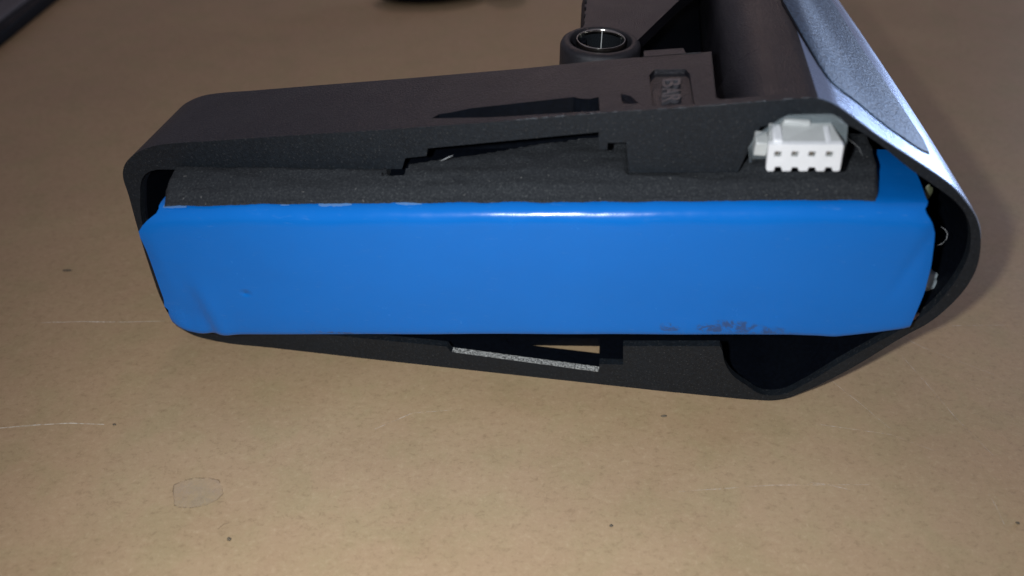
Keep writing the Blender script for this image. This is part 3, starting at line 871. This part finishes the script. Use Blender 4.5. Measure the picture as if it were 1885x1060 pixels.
pb = link('plug_body', bm, [M['nylon'], M['nylon_dull']], None, smooth=False)
hc = []
for q in hq:
    bm = bmesh.new()
    box(bm, q[0][0] - 0.06, q[1][0] + 0.06, -6, -3.2, q[2][1] - 0.04, q[0][1] + 0.06)
    for f in bm.faces: f.material_index = 1
    hc.append(link('cutter', bm, [M['nylon'], M['nylon_dull']], smooth=False))
cut(pb, hc)
pb.parent = Cn
b = pb.modifiers.new('bevel', 'BEVEL'); b.width = 0.09 * MM; b.segments = 2; b.limit_method = 'ANGLE'; b.angle_limit = math.radians(50)
for k, q in enumerate(hq):
    bm = bmesh.new()
    s0, s1, z0, z1 = q[0][0], q[1][0], q[2][1], q[0][1]
    box(bm, s0 + 0.1, s0 + 0.42, -4.7, -3.45, z0 + 0.1 + (0.02), z1 - 0.12)
    if k == 2: box(bm, s0 + 0.2, s1 - 0.2, -4.85, -3.45, z0 + 0.05, z0 + 0.42)
    link('contact', bm, M['contact'], Cn)
zt0 = pc[0][1]
sL, sR = pc[0][0], pc[1][0]
# upper rear step, its two side ribs and the raised bar
def wedge(s0, s1, a0, a1, zf, zb, zbase):
    bm = bmesh.new()
    lo = [bm.verts.new(p) for p in ((s0, a0, zbase), (s1, a0, zbase), (s1, a1, zbase + .3), (s0, a1, zbase + .3))]
    hi = [bm.verts.new(p) for p in ((s0, a0, zf), (s1, a0, zf), (s1, a1, zb), (s0, a1, zb))]
    bm.faces.new(lo); bm.faces.new(hi); side(bm, lo, hi)
    bmesh.ops.recalc_face_normals(bm, faces=bm.faces)
    return bm
link('plug_deck', wedge(sL + 1.7, sR - 1.9, -4.7, -0.5, zt0 + 0.12, zt0 + 1.1, zt0 - 0.3), M['nylon_dull'], Cn, bevel=0.2)
link('deck_rib', wedge(sL + 0.5, sL + 1.7, -4.75, -1.4, zt0 + 0.55, zt0 + 1.0, zt0 - 0.3), M['nylon'], Cn, bevel=0.2)
link('deck_rib', wedge(sR - 1.9, sR - 1.1, -4.75, -1.1, zt0 + 0.65, zt0 + 1.2, zt0 - 0.3), M['nylon'], Cn, bevel=0.2)
link('cross_bar', wedge(sL + 1.9, sR - 3.4, -1.3, -0.6, zt0 + 1.5, zt0 + 1.6, zt0 + 0.6), M['nylon_dull'], Cn, bevel=0.2)
link('side_step', wedge(sL - 1.25, sL + 0.35, -3.4, -0.8, zt0 - 0.75, zt0 - 0.4, zt0 - 2.6), M['nylon_dull'], Cn, bevel=0.15)

# clear sleeve: loose tube of film round the plug
bm = bmesh.new()
so = [(-12.84, 46.42), (-13.38, 48.6), (-12.78, 50.36), (-11.83, 50.97), (-10.34, 52.67), (-9.63, 53.32), (-7.07, 53.67), (-4.3, 53.89), (-3.43, 53.45), (-2.39, 52.65), (-1.87, 49.9), (-1.62, 47.43)]
so2 = [(-12.24, 45.7), (-12.85, 47.44), (-12.31, 49.31), (-11.24, 50.41), (-9.78, 51.83), (-8.96, 52.35), (-6.4, 52.7), (-3.95, 52.89), (-2.65, 52.4), (-1.57, 51.5), (-1, 49.09), (-0.96, 46.87)]
r0 = []
for k in range(5):
    t = k / 4
    pts_ = [(p[0] + (q[0] - p[0]) * t + 0.12 * noise.noise(Vector((i, k, 0)) * 1.3), p[1] + (q[1] - p[1]) * t + 0.12 * noise.noise(Vector((i, k, 9)) * 1.3)) for i, (p, q) in enumerate(zip(so, so2))]
    r0.append([bm.verts.new((s, -3 + 2.4 * t, z)) for s, z in pts_])
for a, b_ in zip(r0, r0[1:]):
    for i in range(len(a) - 1): bm.faces.new((a[i], a[i + 1], b_[i + 1], b_[i]))
# film pressed flat behind the plug, folded over its shoulders
q5 = r0[-1]
for t3 in tessellate_polygon([[Vector((v.co.x, v.co.z, 0)) for v in q5]]):
    try: bm.faces.new([q5[i] for i in t3])
    except ValueError: pass
bmesh.ops.recalc_face_normals(bm, faces=bm.faces)
sl = link('clear_sleeve', bm, M['sleeve'], Cn, ang=60)
m_ = sl.modifiers.new('thick', 'SOLIDIFY'); m_.thickness = 0.00015

# ------------------------------------------------------------------ things cut by the frame's upper edge
D = empty('equipment_case', (0, 0, 0), 0, 'black hard case with raised edge lying beyond the board corner, out of focus', 'case')
e0 = [(-156.91, 234.69), (-156.34, 272.91)]
d = Vector((e0[1][0] - e0[0][0], e0[1][1] - e0[0][1])).normalized(); nrm = Vector((-d.y, d.x))
if nrm.y < 0: nrm = -nrm
base = Vector(e0[0])
def fr2(u, w): p = base + d * u + nrm * w; return (p.x, p.y)
link('case_foot', slab([fr2(-60, 0), fr2(150, 0), fr2(150, 4), fr2(-60, 4)], TZ, 3.5), M['inner'], D, bevel=1.0)
link('case_edge', slab([fr2(-60, 4.2), fr2(150, 4.2), fr2(150, 12), fr2(-60, 12)], TZ, 4.2), plastic('grey_case_plastic', (0.055, 0.052, 0.056), 0.6), D, bevel=1.0)
link('case_lid', slab([fr2(-60, 12.2), fr2(150, 12.2), fr2(150, 120), fr2(-60, 120)], TZ, 3.6), plastic('navy_case_plastic', (0.012, 0.016, 0.028), 0.5), D, bevel=1.5)
far = [(-44.09, 271.39), (-28.11, 268.88), (-15.43, 273.94)]
Kx = empty('dark_item', (far[1][0], far[1][1], 0), 0, 'dark rounded tool lying beyond the housing at the top edge of view', 'item')  # low dark rounded shape at the far edge
bm = bmesh.new()
prof = [(0.01, 6), (3, 5.6), (4.6, 4.2), (5, 2.5), (4.4, 0.8), (3.4, 0), (0.01, 0)]
bmesh.ops.create_uvsphere(bm, u_segments=48, v_segments=24, radius=1)
for v in bm.verts:
    v.co = Vector((v.co.x * 19, v.co.y * 7 + 7 + 0.12 * v.co.x * 19, max(TZ, TZ + 3.2 + v.co.z * 4)))
link('item_body', bm, M['inner'], Kx)
link('item_head', lathe([(0.01, 0), (6, 0), (7, 2), (7, 7), (6, 8.5), (0.01, 8.5)], 26, 14, 40), M['housing'], Kx, ang=50)
